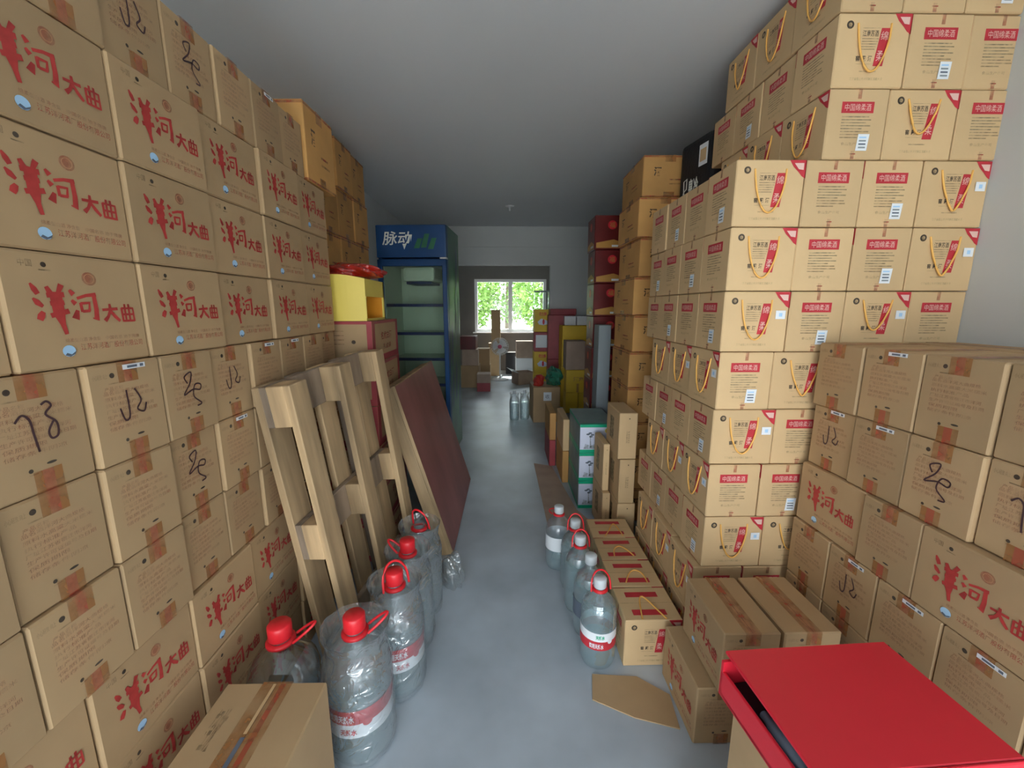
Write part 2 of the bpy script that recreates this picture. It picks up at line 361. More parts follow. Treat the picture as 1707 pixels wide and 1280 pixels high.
# left wall of cartons, ten rows
RH = .1531
LOGO = [3, 2, 1, 7, 8, 9]
PEN = {(6, 1): 1, (6, 2): 3, (6, 3): 2, (5, 3): 2, (10, 4): 2, (10, 3): 3, (6, 4): 3, (4, 7): 3}
for row in range(1, 11):
    z = (row - 1) * RH; top = 11 - row
    rn = 'top row' if top == 1 else WORD[top] + ' row from the top'
    if row in LOGO:
        edges = [.320, .512, .703, .894, 1.086, 1.280]
        for i, y in enumerate(edges):
            if row <= 2 and i == 0: pass
            pro = [0, .004, .008, .003, .009, .004][i] + random.uniform(0, .004)
            yang(-.6 - YDp / 2 + pro, y + .0955, z, R(90), 'carton with red lettering facing out, left wall, %s, %s along' % (rn, WORD[i + 1]),
                 'cartons stacked along the left wall')
    else:
        n = 8 if row == 10 else 9
        for i in range(n):
            y = .327 + .128 * i
            pro = random.choice([0, .0, .006, .012]) if row in (6, 5, 4) else random.uniform(0, .008)
            if row == 6 and i in (2, 5, 6, 7): pro = .013
            st = 'right' if (row, i) in ((6, 2), (10, 3), (6, 5), (6, 6), (5, 4), (10, 6)) else None
            pn = PEN.get((row, i), 0)
            ex = ' with pen scribble' if pn else (' with white sticker' if st else '')
            yang(-.6 - YW / 2 + pro, y + .064, z, 0, 'carton end%s, left wall, %s, %s along' % (ex, rn, WORD[i + 1]),
                 'cartons stacked along the left wall', pn, st)
# right wall of cartons near the camera, six rows
XY = .783
for row in range(1, 7):
    z = (row - 1) * .1528; rn = 'top row' if row == 6 else WORD[7 - row] + ' row down'
    if row == 4: seq = [('L', 1.0), ('N', .808), ('L', .681), ('N', .489)]
    elif row == 3: seq = [('N', 1.0), ('N', .873), ('N', .746), ('N', .619), ('N', .492)]
    else: seq = [('N', 1.0), ('N', .873), ('N', .746), ('N', .619), ('N', .492)]
    for i, (t, y) in enumerate(seq):
        pro = random.uniform(0, .003) + (.006 if i in (1, 2) else 0) * (row >= 4)
        pro += .008 if row == 6 and i == 0 else 0
        if row <= 4: pro += .012
        if row <= 3: pro += .006
        if t == 'L':
            yang(XY + YDp / 2 - pro, y - .0955, z, R(-90), 'brown carton, red lettering on its long face, right near wall, fourth row, %s end' % ('far' if i == 0 else 'near'),
                 'cartons stacked near on the right')
        else:
            st = 'left' if (row, i) in ((6, 1), (5, 0), (5, 1), (3, 1), (3, 2), (3, 3)) else None
            pn = {(5, 2): 2, (5, 3): 1, (5, 0): 3, (3, 1): 3}.get((row, i), 0)
            yang(XY + YW / 2 - pro, y - .064, z, 0, 'carton end%s, right near wall, %s, %s from far corner' % (' with pen scribble' if pn else ' with white sticker' if st else '', rn, WORD[i + 1]),
                 'cartons stacked near on the right', pn, st)
for i in range(3):
    yang(XY + YW + .012 + YDp / 2, .9 - i * .195, 5 * .1528, R(-90), 'brown carton tight against right wall behind the top row, %s' % ['far one', 'middle one', 'near one'][i], 'cartons against the right wall')

# gift cartons with gold cord handles (江南苏酒)
GA, GD, GH = .1605, .1365, .1465
def guj_front(b, F):
    b.ring(F, .16, .845, .05, .055, .5, 'ink_dark'); b.disc(F, .16, .835, .034, .036, 'ink_dark_faint')
    b.rect(F, .34, .585, .80, .806, 'ink_dark_faint')
    b.text(F, '江南苏酒', .345, .565, .69, .775, 'ink_dark', off=.01)
    for i in range(5): b.rect(F, .345, .575 - .01 * i, .655 - i * .035, .668 - i * .035, 'ink_dark_faint')
    for i, c in enumerate('窖藏酒'): b.text(F, c, .29 + i * .085, .345 + i * .085, .36, .435, 'ink_dark', off=.03)
    b.rect(F, .30, .53, .32, .325, 'ink_dark_faint')
    b.rect(F, .54, .675, .295, .805, 'label_red', sk=.06); b.text(F, '绵', .60, .70, .64, .76, 'label_text', 2); b.text(F, '柔', .57, .665, .36, .50, 'label_text', 2)
    b.poly(F, [(.76, .995), (.995, .995), (.995, .73), (.95, .76), (.90, .82), (.82, .90)], 'label_red'); b.poly(F, [(.83, .95), (.97, .95), (.97, .85), (.90, .86)], 'label_text', 2)
    b.rect(F, .36, .6, .215, .23, 'ink_dark_faint'); b.text(F, '江苏省宿迁市洋河新区酒都大道', .24, .70, .10, .14, 'ink_dark_faint')
def guj_side(b, F):
    b.rect(F, .22, .76, .66, .82, 'label_red'); b.text(F, '中国绵柔酒', .27, .71, .69, .79, 'label_text', 2)
    for i in range(8): b.rect(F, .24, .24 + [.46, .5, .42, .5, .36, .48, .5, .3][i], .60 - i * .042, .616 - i * .042, 'ink_green_faint' if i < 5 else 'ink_dark_faint')
    b.text(F, '食品生产许可', .28, .66, .20, .245, 'ink_dark_faint')
    b.rect(F, .47, .53, .86, 1, 'ink_red_faint'); b.rect(F, .47, .53, 0, .12, 'ink_red_faint'); b.rect(F, .45, .55, .07, .085, 'ink_red_soft')
def guj_body():
    b = MB().box(-GA/2, GA/2, -GD/2, GD/2, 0, GH, 'kraft_light', .0022); F = boxfaces(GA, GD, GH)
    guj_front(b, F['front']); guj_front(b, F['back']); guj_side(b, F['left']); guj_side(b, F['right'])
    T = F['top']; b.rect(T, .18, .78, .14, .30, 'label_red'); b.rect(T, .18, .78, .68, .84, 'label_red'); b.rect(T, 0, 1, .495, .505, 'ink_dark_faint'); return b.mesh('gift_carton')
def guj_cord(side, style=0):
    F = boxfaces(GA, GD, GH)[side]; b = MB(); pts = []
    for i in range(17):
        t = i / 16
        e = (1 - math.cos(math.pi * t)) / 2
        if style == 0: u = .27 + .46 * e + .025 * math.sin(2 * math.pi * t); v = .865 - .66 * math.sin(math.pi * t) ** .8
        elif style == 1: u = .27 + .46 * t - .1 * math.sin(math.pi * t); v = .865 - .46 * math.sin(math.pi * t) ** .8 + .1 * math.sin(2 * math.pi * t)
        else: u = .27 + .46 * e + .07 * math.sin(math.pi * t * 2); v = .865 - .62 * math.sin(math.pi * t) ** .7
        k = 2 + 9 * math.sin(math.pi * min(1, t * 1.0)) ** .5 if 0 < i < 16 else 0
        pts.append(F.pt(u, v, k))
    b.tube(pts, .0022, 'cord', 6); return b.mesh('cord_handle')
def guj_bar(side):
    F = boxfaces(GA, GD, GH)[side]; b = MB(); b.rect(F, .53, .72, .12, .36, 'sticker', 4, sk=.02)
    for i in range(4): b.rect(F, .57, .69, .155 + i * .048, .178 + i * .048, 'sticker_print' if i == 1 else 'sticker_blue' if i % 2 else 'grey_card', 5)
    return b.mesh('barcode_label')
def guj_tag(side):
    F = boxfaces(GA, GD, GH)[side]; b = MB(); b.rect(F, .80, .95, .55, .69, 'sticker', 4); b.rect(F, .85, .90, .59, .65, 'sticker_blue', 5); return b.mesh('white_tag')
GB = guj_body(); GCo = {(s, k): guj_cord(s, k) for s in ('front', 'back') for k in (0, 1, 2)}
GBar = {s: guj_bar(s) for s in ('left', 'right')}; GTag = {s: guj_tag(s) for s in ('front', 'back')}
def guj(x, y, z, kind, label, group, cord=None, style=0, bar=None, tg=None):
    """kind H: handle face to the camera; L: handle face to the aisle"""
    o = place('gift_carton', GB, (x, y, z), (0 if kind == 'H' else R(90)) + R(random.uniform(-.6, .6))); tag(o, label, 'carton', group)
    if cord: place('cord_handle', GCo[(cord, style)], parent=o)
    if bar: place('barcode_label', GBar[bar], parent=o)
    if tg: place('white_tag', GTag[tg], parent=o)
    return o
GRH = .1485; XG = .538; YG = 1.02
FR = {1: 'LL', 2: 'LL', 3: 'HH', 4: 'LL', 5: 'HL', 6: 'LH', 7: 'HLHL', 8: 'HLLH', 9: 'HLLH', 10: 'LHL', 11: 'HLL', 12: 'LLL'}
gname = 'gift cartons with cord handles'
for row in range(1, 13):
    z = (row - 1) * GRH; x = (XG if row <= 9 else .735) - (.02 if row <= 2 else 0); s = FR[row]
    if row == 12 : z += .001
    rn = '%s row up' % WORD[row] if row < 12 else 'topmost row'
    x0 = x
    for i, k in enumerate(s):
        wd = .1625 if k == 'H' else .139
        dep = GD if k == 'H' else GA
        bar = 'left' if (k == 'L' and (row, i) in ((7, 1), (6, 0), (8, 2), (9, 2), (10, 0), (11, 1), (12, 2), (4, 1))) or (k == 'H' and i == 0 and row in (9, 7, 3, 5)) else None
        cord = 'front' if k == 'H' else ('back' if i == 0 else None)
        sty = {(10, 1): 1, (7, 2): 1, (3, 1): 1, (6, 1): 2, (8, 3): 2, (9, 3): 2}.get((row, i), 0)
        tgs = 'front' if k == 'H' and (row, i) in ((7, 0), (5, 0), (3, 0), (8, 3), (9, 3), (7, 2)) else ('back' if k == 'L' and i == 0 and row in (6, 4, 2) else None)
        ff = 'corded face forward' if k == 'H' else 'red bar label forward'
        guj(x + wd / 2, YG + dep / 2 + random.uniform(0, .003), z, k, 'gift carton, %s, %s, %s from stack left corner' % (ff, rn, WORD[i + 1]), gname, cord, sty, bar, tgs)
        x += wd
    # the boxes behind the corner one, along the aisle
    k = s[0]; step = .139 if k == 'H' else .1625; y = YG + step; n = 3 if k == 'H' else 2
    if row >= 10: n = 3 if k == 'H' else 2
    for j in range(n):
        wd = .1625 if k == 'H' else .139
        xx = x0 + wd / 2 + (random.uniform(0, .006))
        bar = 'left' if k == 'H' and (row + j) % 2 == 0 else None
        guj(xx, y + (step / 2) + .001, z, k, 'gift carton, %s, %s, %s behind the corner' % ('red bar label to aisle' if k == 'H' else 'cord handle to aisle', rn, WORD[j + 1]),
            gname, 'back' if k == 'L' else None, (j % 2) * 2 if row >= 10 else 0, bar, 'back' if k == 'L' and j == 0 and row < 10 else None)
        y += step
for j in range(3):   # second column of row nine, carries the set-back upper rows
    guj(XG + .163 + .163 / 2 + .005, YG + .165 + .139 * (j + .5), 8 * GRH, 'H', 'kraft gift carton under the set-back upper rows, ninth row, %s from the front' % WORD[j + 2], gname)
# four gift cartons on the floor in front of the stack, cords lying over the top
def top_cord(k):
    b = MB(); T = boxfaces(GA, GD, GH)['top']; pts = []
    for i in range(15):
        t = i / 14; a = [0, .6, -.3, .3][k]
        pts.append(T.pt(.30 + .42 * t + .22 * a * math.sin(math.pi * t), .02 + .62 * math.sin(math.pi * t) + .12 * math.sin(2 * math.pi * t + k), 6 if 0 < i < 14 else 5))
    b.tube(pts, .0022, 'cord', 6); return b.mesh('cord_handle')
for j in range(4):
    o = guj(.333 + GA / 2, 1.0 + .141 * (j + .5), 0, 'H', 'kraft gift carton on the floor beside the water bottles, %s' % ['nearest of four', 'second of four', 'third of four', 'farthest of four'][j],
            'gift cartons on the floor')
    place('cord_handle', top_cord(j), parent=o)

# two upright cartons on two more at the foot of the right stacks
yang(.435 + YDp / 2, .882, 0, R(-90), 'brown carton on the floor, slanting red lettering towards the aisle, right side', 'loose cartons on the right', jit=0)
yang(.612 + YDp / 2, .882, 0, R(-90), 'brown carton on the floor below the right one of the loose pair', 'loose cartons on the right', jit=0)
yang(.475 + YDp / 2, .868, YH + .002, R(-90), 'brown carton with taped top, left one of the loose pair before the gift stack', 'loose cartons on the right', 0, 'left', jit=.01)
yang(.608 + YDp / 2, .868, YH + .002, R(-90), 'brown carton with taped top, right one of the loose pair before the gift stack', 'loose cartons on the right', 0, 'left', jit=.01)

# ------------------------------------------------------------------ generic cartons
def carton(w, d, h, m, border=None, dec=None, bev=.0028):
    b = MB().box(-w/2, w/2, -d/2, d/2, 0, h, m, bev); F = boxfaces(w, d, h)
    if border:
        for s in ('front', 'left', 'right', 'back'):
            b.rect(F[s], 0, 1, 0, .16, border); b.rect(F[s], 0, 1, .93, 1, border); b.rect(F[s], 0, .09, 0, 1, border, 1.5); b.rect(F[s], .91, 1, 0, 1, border, 1.5)
    if dec: dec(b, F)
    return b
# tall orange-tan cartons on the far left, next to the fridge
def dec_orange(b, F):
    for s in ('front', 'right', 'left'):
        b.rect(F[s], .40, .6, .84, 1, 'tape', 2); b.rect(F[s], .40, .6, 0, .12, 'tape', 2)
        b.text(F[s], '酒', .2, .34, .5, .72, 'ink_dark', off=.04); b.rect(F[s], .5, .8, .3, .33, 'ink_dark_faint'); b.rect(F[s], .5, .74, .4, .43, 'ink_red_soft')
        b.rect(F[s], 0, 1, .0, .03, 'tape_red'); b.rect(F[s], 0, 1, .95, .98, 'tape_red')
ol = carton(.20, .208, .2205, 'kraft_orange', dec=dec_orange).mesh('carton')
for r in range(8):
    for k in range(3):
        o = place('carton', ol, (-.885 + random.uniform(-.004, .006), 1.985 + k * .211, r * .2222), R(random.uniform(-.7, .7)))
        tag(o, 'orange-tan carton left of the blue fridge, %s row from the top, %s from the front' % (WORD[8 - r], WORD[k + 1]), 'carton', 'orange-tan cartons beside the fridge')
o = place('carton', carton(.20, .20, .222, 'kraft_orange', dec=dec_orange), (-.688, 1.458, 9 * RH + .002), R(-1.5))
tag(o, 'orange-tan carton sticking out at the far end of the left wall top row', 'carton')
# right orange column
orr = carton(.22, .30, .159, 'kraft_orange', dec=dec_orange).mesh('carton')
for r in range(10):
    o = place('carton', orr, (.668 + (.008 if r > 6 else 0) + random.uniform(-.006, .006), 1.96, r * .161), R(random.uniform(-1, 1)))
    tag(o, 'orange-tan carton in the column behind the gift cartons, %s from the top' % WORD[10 - r], 'carton', 'orange-tan column behind gift cartons')
# dark red gift cartons farther back
def dec_dred(b, F):
    for s in ('front', 'left'):
        b.poly(F[s], [(.05, .05), (.95, .05), (.95, .16), (.55, .30), (.05, .2)], 'gold'); b.disc(F[s], .5, .72, .13, .13, 'red_card', 2); b.text(F[s], '福', .42, .58, .64, .80, 'gold', 3)
        b.rect(F[s], .5, .85, .08, .14, 'sticker', 2)
dr = carton(.20, .20, .188, 'dark_red', dec=dec_dred).mesh('gift_carton')
for r in range(8):
    for k in range(1):
        o = place('gift_carton', dr, (.625 + random.uniform(-.005, .005), 2.575, r * .1895))
        tag(o, 'dark red and gold gift carton on the right, %s from the top' % WORD[8 - r], 'carton', 'dark red gift cartons')
o = place('carton', carton(.07, .12, .16, 'grey_card'), (.565, 2.37, .0)); tag(o, 'grey carton on the floor before the dark red gift cartons, lower', 'carton')
o = place('carton', carton(.07, .12, .74, 'grey_card'), (.562, 2.37, .162)); tag(o, 'tall grey carton standing before the dark red gift cartons', 'carton')
# red-bordered carton stack with the yellow display bin
def dec_rb(b, F):
    for s in ('right', 'left'):
        b.text(F[s], '名优白酒', .30, .72, .52, .72, 'ink_red_soft', off=.03); b.text(F[s], '礼盒装', .36, .68, .28, .42, 'ink_red_soft', off=.02)
    b.disc(F['front'], .68, .52, .035, .045, 'ink_dark')
    for i in range(4): b.rect(F['front'], .18, .52, .76 - i * .1, .785 - i * .1, 'ink_red_faint')
rb = carton(.215, .36, .157, 'kraft', 'red_border', dec_rb).mesh('carton')
for r in range(6):
    o = place('carton', rb, (-.590 + .005 * (5 - r) * .8 , 1.71 - .004 * (5 - r), r * .1585), R([-1, 1, 0, -1, 1.2, 0][r] * .5))
    tag(o, 'tan carton with dark red borders behind the pallet, %s from the top' % WORD[6 - r], 'carton', 'red-bordered cartons')
dz = 6 * .1585
t = empty('display_bin', (-.60, 1.645, dz)); tag(t, 'yellow cardboard display bin with side opening on red-bordered cartons', 'display bin')
b = MB(); n = 10
for i in range(n):        # bulging front
    pass
fw, fd, fh = .205, .235, .150
prof = [(-fw/2 + fw * i / n, -fd/2 - .012 * math.sin(math.pi * i / n)) for i in range(n + 1)]
vs = [(x, y, 0) for x, y in prof] + [(x, y, fh + .014 * math.sin(math.pi * (i / n))) for i, (x, y) in enumerate(prof)]
vs += [(x, y + .008, z) for x, y, z in vs]
m_ = n + 1; fs = []
for i in range(n): fs += [(i, i + 1, m_ + i + 1, m_ + i), (2*m_ + i + 1, 2*m_ + i, 3*m_ + i, 3*m_ + i + 1), (m_ + i, m_ + i + 1, 3*m_ + i + 1, 3*m_ + i), (i + 1, i, 2*m_ + i, 2*m_ + i + 1)]
b.add(vs, fs, 'yellow_pale'); place('front_panel', b, parent=t)
place('side_panel', MB().box(fw/2 - .006, fw/2, -fd/2, fd/2, .088, fh, 'yellow_pale').box(fw/2 - .006, fw/2, -fd/2, fd/2, 0, .008, 'yellow_pale').box(fw/2 - .006, fw/2, fd/2 - .014, fd/2, 0, fh, 'yellow_pale'), parent=t)
place('inner_panel', MB().box(-fw/2, fw/2 - .008, -fd/2 + .01, fd/2, 0, .005, 'orange_in').box(-fw/2, fw/2 - .006, fd/2 - .008, fd/2, 0, fh, 'orange_in').box(-fw/2, -fw/2 + .006, -fd/2 + .008, fd/2, 0, fh, 'orange_in').box(-fw/2, fw/2 - .006, -fd/2 + .01, fd/2, fh - .012, fh - .006, 'yellow_pale'), parent=t)
def crumple(name, m, size, loc, label, cat, seed=1, amp=.24, sub=4):
    rnd = random.Random(seed); bm = bmesh.new(); bmesh.ops.create_icosphere(bm, subdivisions=sub, radius=1)
    ph = [(rnd.uniform(2, 9), rnd.uniform(2, 9), rnd.uniform(2, 9), rnd.uniform(0, 6)) for _ in range(9)]
    for v in bm.verts:
        d = sum(math.sin(a * v.co.x + b_ * v.co.y + c * v.co.z + p) for a, b_, c, p in ph) / 9
        v.co *= 1 + amp * d * 2; v.co.z = max(v.co.z, -.55)
    b = MB(); b.add([(v.co.x * size[0], v.co.y * size[1], (v.co.z + .55) * size[2]) for v in bm.verts], [tuple(v.index for v in f.verts) for f in bm.faces], m, False)
    bm.free(); o = place(name, b, loc); tag(o, label, cat); return o
crumple('plastic_bag', 'bag_red', (.115, .09, .035), (-.575, 1.66, dz + .162), 'crumpled red plastic bag on top of the yellow display bin', 'plastic bag', 3)

# ------------------------------------------------------------------ fridge
fx, fy = -.345, 2.60
t = empty('drinks_fridge', (-.557, 2.60, 0), R(-4.0)); tag(t, 'tall blue glass-door drinks fridge with green side and white lettering', 'fridge')
W2, D2, FH = .212, .41, 1.483
b = MB().box(-W2, -W2 + .02, .03, D2, .03, FH, 'fridge_blue').box(-W2, W2, D2 - .02, D2, .03, FH, 'fridge_blue').box(-W2, W2, .03, D2, FH - .02, FH, 'fridge_blue').box(-W2, W2, .03, D2, .03, .16, 'fridge_blue').box(-W2 + .02, W2 - .02, .03, D2 - .02, 1.27, 1.29, 'fridge_blue')
b.box(W2 - .02, W2, .03, D2, .03, FH, 'fridge_blue'); place('cabinet', b, parent=t)
b = MB(); F = Face((W2, .04, .03), (0, D2 - .045, 0), (0, 0, FH - .03), .001)
b.rect(F, 0.03, 1, 0, 1, 'fridge_green'); rnd = random.Random(5)
for i in range(9):
    u = rnd.uniform(.1, .8); v = rnd.uniform(.05, .8); b.poly(F, [(u, v), (u + .12, v + .02), (u + .18, v + .14), (u + .1, v + .2), (u + .03, v + .12)], ['fridge_blue', 'slate_top', 'fridge_blue'][i % 3], 2)
place('side_graphic', b, parent=t)
b = MB().box(-W2, W2, 0, .03, 1.295, FH, 'fridge_blue', .006); F = Face((-W2, 0, 1.295), (2 * W2, 0, 0), (0, 0, FH - 1.295), .001)
b.text(F, '脉动', .09, .50, .38, .80, 'white_text', 1, off=.012, sk=.03); b.poly(F, [(.38, .42), (.44, .42), (.405, .24)], 'white_text', 1)
for u, v, hh in ((.60, .28, .3), (.70, .30, .42), (.80, .25, .34)): b.poly(F, [(u - .06, v), (u + .02, v), (u + .07, v + hh), (u + .0, v + hh)], 'fridge_green', 1)
place('header_sign', b, parent=t)
b = MB(); DZ0, DZ1 = .17, 1.285
b.box(-W2, W2, 0, .028, DZ1 - .04, DZ1, 'fridge_blue', .003).box(-W2, W2, 0, .028, DZ0, DZ0 + .045, 'fridge_blue', .003)
b.box(-W2, -W2 + .028, 0, .028, DZ0, DZ1, 'fridge_blue', .003).box(W2 - .028, W2, 0, .028, DZ0, DZ1, 'fridge_blue', .003)
door = place('glass_door', b, parent=t)
place('glass_pane', MB().box(-W2 + .028, W2 - .028, .012, .016, DZ0 + .045, DZ1 - .04, 'glass'), parent=door)
place('hinge', MB().box(W2 - .04, W2 + .004, -.004, .03, DZ1, DZ1 + .010, 'metal', .002), parent=t)
place('liner', MB().box(-W2 + .021, W2 - .021, D2 - .04, D2 - .021, .161, 1.269, 'fridge_inside').box(-W2 + .021, -W2 + .028, .035, D2 - .04, .161, 1.269, 'fridge_inside').box(W2 - .028, W2 - .021, .035, D2 - .04, .161, 1.269, 'fridge_inside').box(-W2 + .028, W2 - .028, .035, D2 - .04, 1.262, 1.269, 'fridge_inside'), parent=t)
place('evaporator_cover', MB().box(-.09, .11, .10, D2 - .05, 1.16, 1.25, 'fridge_inside', .02).box(-.07, .09, .11, D2 - .06, 1.145, 1.16, 'shelf_blue'), parent=t)
for z in (1.015, .839, .676, .51, .34): place('shelf', MB().box(-W2 + .03, W2 - .03, .05, D2 - .05, z - .006, z, 'fridge_inside').box(-W2 + .03, W2 - .03, .04, .05, z - .012, z + .006, 'shelf_blue'), parent=t)
place('base', MB().box(-W2 + .02, W2 - .02, .04, D2 - .02, 0, .03, 'black').box(-W2, W2, 0, .03, .03, .165, 'fridge_blue', .003), parent=t)

# ------------------------------------------------------------------ pallet
PL, PW = .82, .485
t = empty('wooden_pallet', (0, 0, 0)); tag(t, 'weathered wooden pallet leaning upright on the left wall of cartons', 'pallet')
up = Vector((-.086, -.05, .80)).normalized(); wd = Vector((.085, .5, 0)).normalized(); wd = (wd - up * wd.dot(up)).normalized(); nn = wd.cross(up).normalized()
if nn.x < 0: nn = -nn
M = Matrix.Identity(4)
for i, a in enumerate((wd, nn, up)):
    for k in range(3): M[k][i] = a[k]
M.translation = Vector((-.500 * U, 1.0 * U, .002)); t.matrix_world = M
T = .022
def pp(name, x0, x1, y0, y1, z0, z1, m='wood'): place(name, MB().box(x0, x1, y0, y1, z0, z1, m, .002), parent=t)
for x, wx in ((0, .075), (.115, .055), (.205, .075), (.315, .055), (.41, .075)): pp('deck_board', x, x + wx, 0, T * .9, 0, PL, 'wood' if wx > .06 else 'wood_grey')
for z in (0, PL / 2 - .05, PL - .10): pp('cross_board', 0, PW, T * .9, T * 1.7, z, z + .10, 'wood_grey')
for x, wx in ((.0, .065), (.21, .06), (.43, .055)):
    for z in (0.0, PL / 2 - .05, PL - .10): pp('block', x, x + wx, T * 1.7, .082, z, z + .10)
    pp('runner', x - .0, x + wx, .082, .1, 0, PL, 'wood')
# ------------------------------------------------------------------ red-brown shuttering panel with wooden edge
t = empty('shuttering_panel'); tag(t, 'dark red-brown faced panel with wooden edge planks leaning in the aisle by fridge', 'panel')
up = Vector((-.205, 0, .70)).normalized(); wd = Vector((.013, .75, 0)).normalized(); wd = (wd - up * wd.dot(up)).normalized(); nn = wd.cross(up).normalized()
if nn.x < 0: nn = -nn
M = Matrix.Identity(4)
for i, a in enumerate((wd, nn, up)):
    for k in range(3): M[k][i] = a[k]
M.translation = Vector((-.21 * U, 1.545 * U, .012)); t.matrix_world = M
SL, SW = .725, .74
place('facing_sheet', MB().box(0, SW, -.012, 0, 0, SL, 'ply', .001), parent=t)
place('edge_strip', MB().box(-.003, -.0002, -.012, .0005, 0, SL, 'wood').box(-.003, SW, -.014, .0005, SL + .0002, SL + .003, 'wood'), parent=t)
for a in ((0, .018, 0, SL), (SW - .018, SW, 0, SL)): place('edge_plank', MB().box(a[0], a[1], -.062, -.0125, a[2], a[3], 'wood', .002), parent=t)
for z in (0, SL - .018): place('edge_plank', MB().box(.019, SW - .019, -.062, -.0125, z, z + .018, 'wood', .002), parent=t)

# ------------------------------------------------------------------ water bottles
def bottle(x, y, r, h, rot, label, group, water=.62, cap='red', ring=True, bag=False, labelc='red', hand='side', seed=1):
    t = empty('water_bottle', (x, y, 0), rot); tag(t, label, 'bottle', group)
    nr = r * .27 if r > .06 else r * .30
    sh = h * .80; body = [(r * .5, 0), (r * .86, .004), (r * .97, .02)]
    k = 9
    for i in range(k + 1):
        z = .025 + (h * .60 - .025) * i / k; rr = r * (1 - (.02 if i % 2 else 0))
        body.append((rr, z))
    body += [(r * 1.0, h * .62), (r * .93, h * .69), (r * .78, h * .75), (r * .55, h * .80), (nr * 1.25, h * .835), (nr, h * .85), (nr, h * .92)]
    wz = h * water
    low = [p for p in body if p[1] <= wz]; hi = [p for p in body if p[1] > wz]
    b = MB()
    if water > 0: b.lathe(low + [hi[0]], 'pet_water', 32); b.lathe([(.0005, .003), (r * .5, 0)], 'pet_water', 32); b.lathe([(low[-1][0] * .98, wz), (.0005, wz)], 'pet_water', 32)
    b.lathe(([low[-1]] if False else []) + ([hi[0]] + hi[1:] if water > 0 else body), 'pet' if water > 0 else 'pet_empty', 32)
    place('bottle_body', b, parent=t)
    if cap:
        m = {'red': 'plastic_red', 'clear': 'plastic_clear_cap'}[cap]
        place('cap', MB().lathe([(nr * 1.15, h * .895), (nr * 1.22, h * .90), (nr * 1.22, h * .99), (nr * 1.1, h), (.0005, h)], m, 24), parent=t)
    if ring:
        place('neck_ring', MB().lathe([(nr * 1.05, h * .862), (nr * 1.5, h * .858), (nr * 1.5, h * .878), (nr * 1.05, h * .882)], 'plastic_red', 24), parent=t)
        b = MB(); pts = []
        for i in range(13):
            a = math.pi * i / 12
            if hand == 'up': pts.append((nr * 1.9 * math.cos(a), -nr * .6 + nr * .9 * math.sin(a), h * .87 + nr * 3.6 * math.sin(a) ** .7))
            elif hand == 'side': pts.append((nr * 1.45 + nr * 2.2 * math.sin(a), nr * .75 * math.cos(a), h * .872 + nr * 1.6 * math.sin(a)))
            else: pts.append((nr * 1.5 * math.cos(a), nr * .9 + nr * 2.6 * math.sin(a), h * .872 - nr * .2 * math.sin(a)))
        b.tube(pts, .0032 if r > .06 else .0026, 'plastic_red', 8); place('carry_handle', b, parent=t)
    if labelc:
        b = MB(); R1 = r * 1.006; z0, z1 = h * .27, h * .47
        if labelc == 'red':
            for za, zb, m in ((z0, z0 + (z1 - z0) * .50, 'sticker'), (z0 + (z1 - z0) * .50, z1, 'label_red')) if r > .06 else ((z0, z0 + (z1 - z0) * .52, 'label_red'), (z0 + (z1 - z0) * .52, z1, 'sticker')):
                b.lathe([(R1, za), (R1, zb)], m, 32)
            seg = 14                                         # emblem and lettering follow the curve
            def curved(tx, a0, a1, za, zb, m):
                v, f = text_geo(tx, .03); b.add([((R1 + .0008) * math.cos(a0 + (a1 - a0) * p), (R1 + .0008) * math.sin(a0 + (a1 - a0) * p), za + (zb - za) * q) for p, q in v], f, m)
            curved('饮用天然水', R(-140), R(-95), z0 + (z1 - z0) * (.58 if r > .06 else .10), z0 + (z1 - z0) * (.86 if r > .06 else .40), 'sticker')
            curved('●', R(-82), R(-66), z0 + (z1 - z0) * .38, z0 + (z1 - z0) * .66, 'sticker' if r < .06 else 'label_red')
            curved('天然水', R(-120), R(-92), z0 + (z1 - z0) * (.12 if r > .06 else .66), z0 + (z1 - z0) * (.36 if r > .06 else .90), 'label_red' if r > .06 else 'teal_green')
        elif labelc == 'white': b.lathe([(R1, h * .34), (R1, h * .56)], 'sticker', 32)
        elif labelc == 'green':
            b.lathe([(R1, z0), (R1, z1)], 'sticker_print', 32)
        place('paper_label', b, parent=t)
    if bag:
        rnd = random.Random(seed); ph = [rnd.uniform(0, 6) for _ in range(4)]
        def sq(a, z): return .012 + .018 * math.sin(3 * a + ph[0] + z * 20) + .014 * math.sin(7 * a + ph[1] - z * 14) + .012 * math.sin(13 * a + ph[2] + z * 45)
        pr = [(r * .98, .004), (r * 1.04, .03), (r * 1.035, h * .3), (r * 1.04, h * .55), (r * 1.03, h * .66), (r * .95, h * .74), (r * .86, h * .80), (r * .92, h * .87), (r * 1.0, h * .92)]
        b = MB().lathe(pr, 'film', 56, squash=sq); place('plastic_wrap', b, parent=t)
    return t
gl = 'large water bottles beside the pallet'; gr = 'water bottles beside the gift cartons'
bottle(-.334, .812, .072, .335, R(15), 'large water bottle in clear bag, red cap and red-white label, nearest in left row', gl, .60, 'red', True, True, 'red', 'side', 1)
bottle(-.492, .80, .074, .325, R(10), 'large empty uncovered water bottle with red cap behind the near left carton', gl, 0, 'red', True, False, None, 'side', 2)
bottle(-.286, .966, .068, .335, R(40), 'large water bottle in clear bag, second in the left row, green-stickered red cap', gl, .60, 'red', True, True, 'red', 'up', 3)
bottle(-.285, 1.110, .066, .335, R(160), 'large water bottle in clear bag, third in the left row', gl, .5, 'red', True, True, None, 'side', 4)
bottle(-.280, 1.252, .066, .335, R(150), 'large open-necked water bottle in clear bag, farthest in the left row', gl, .3, None, True, True, None, 'up', 5)
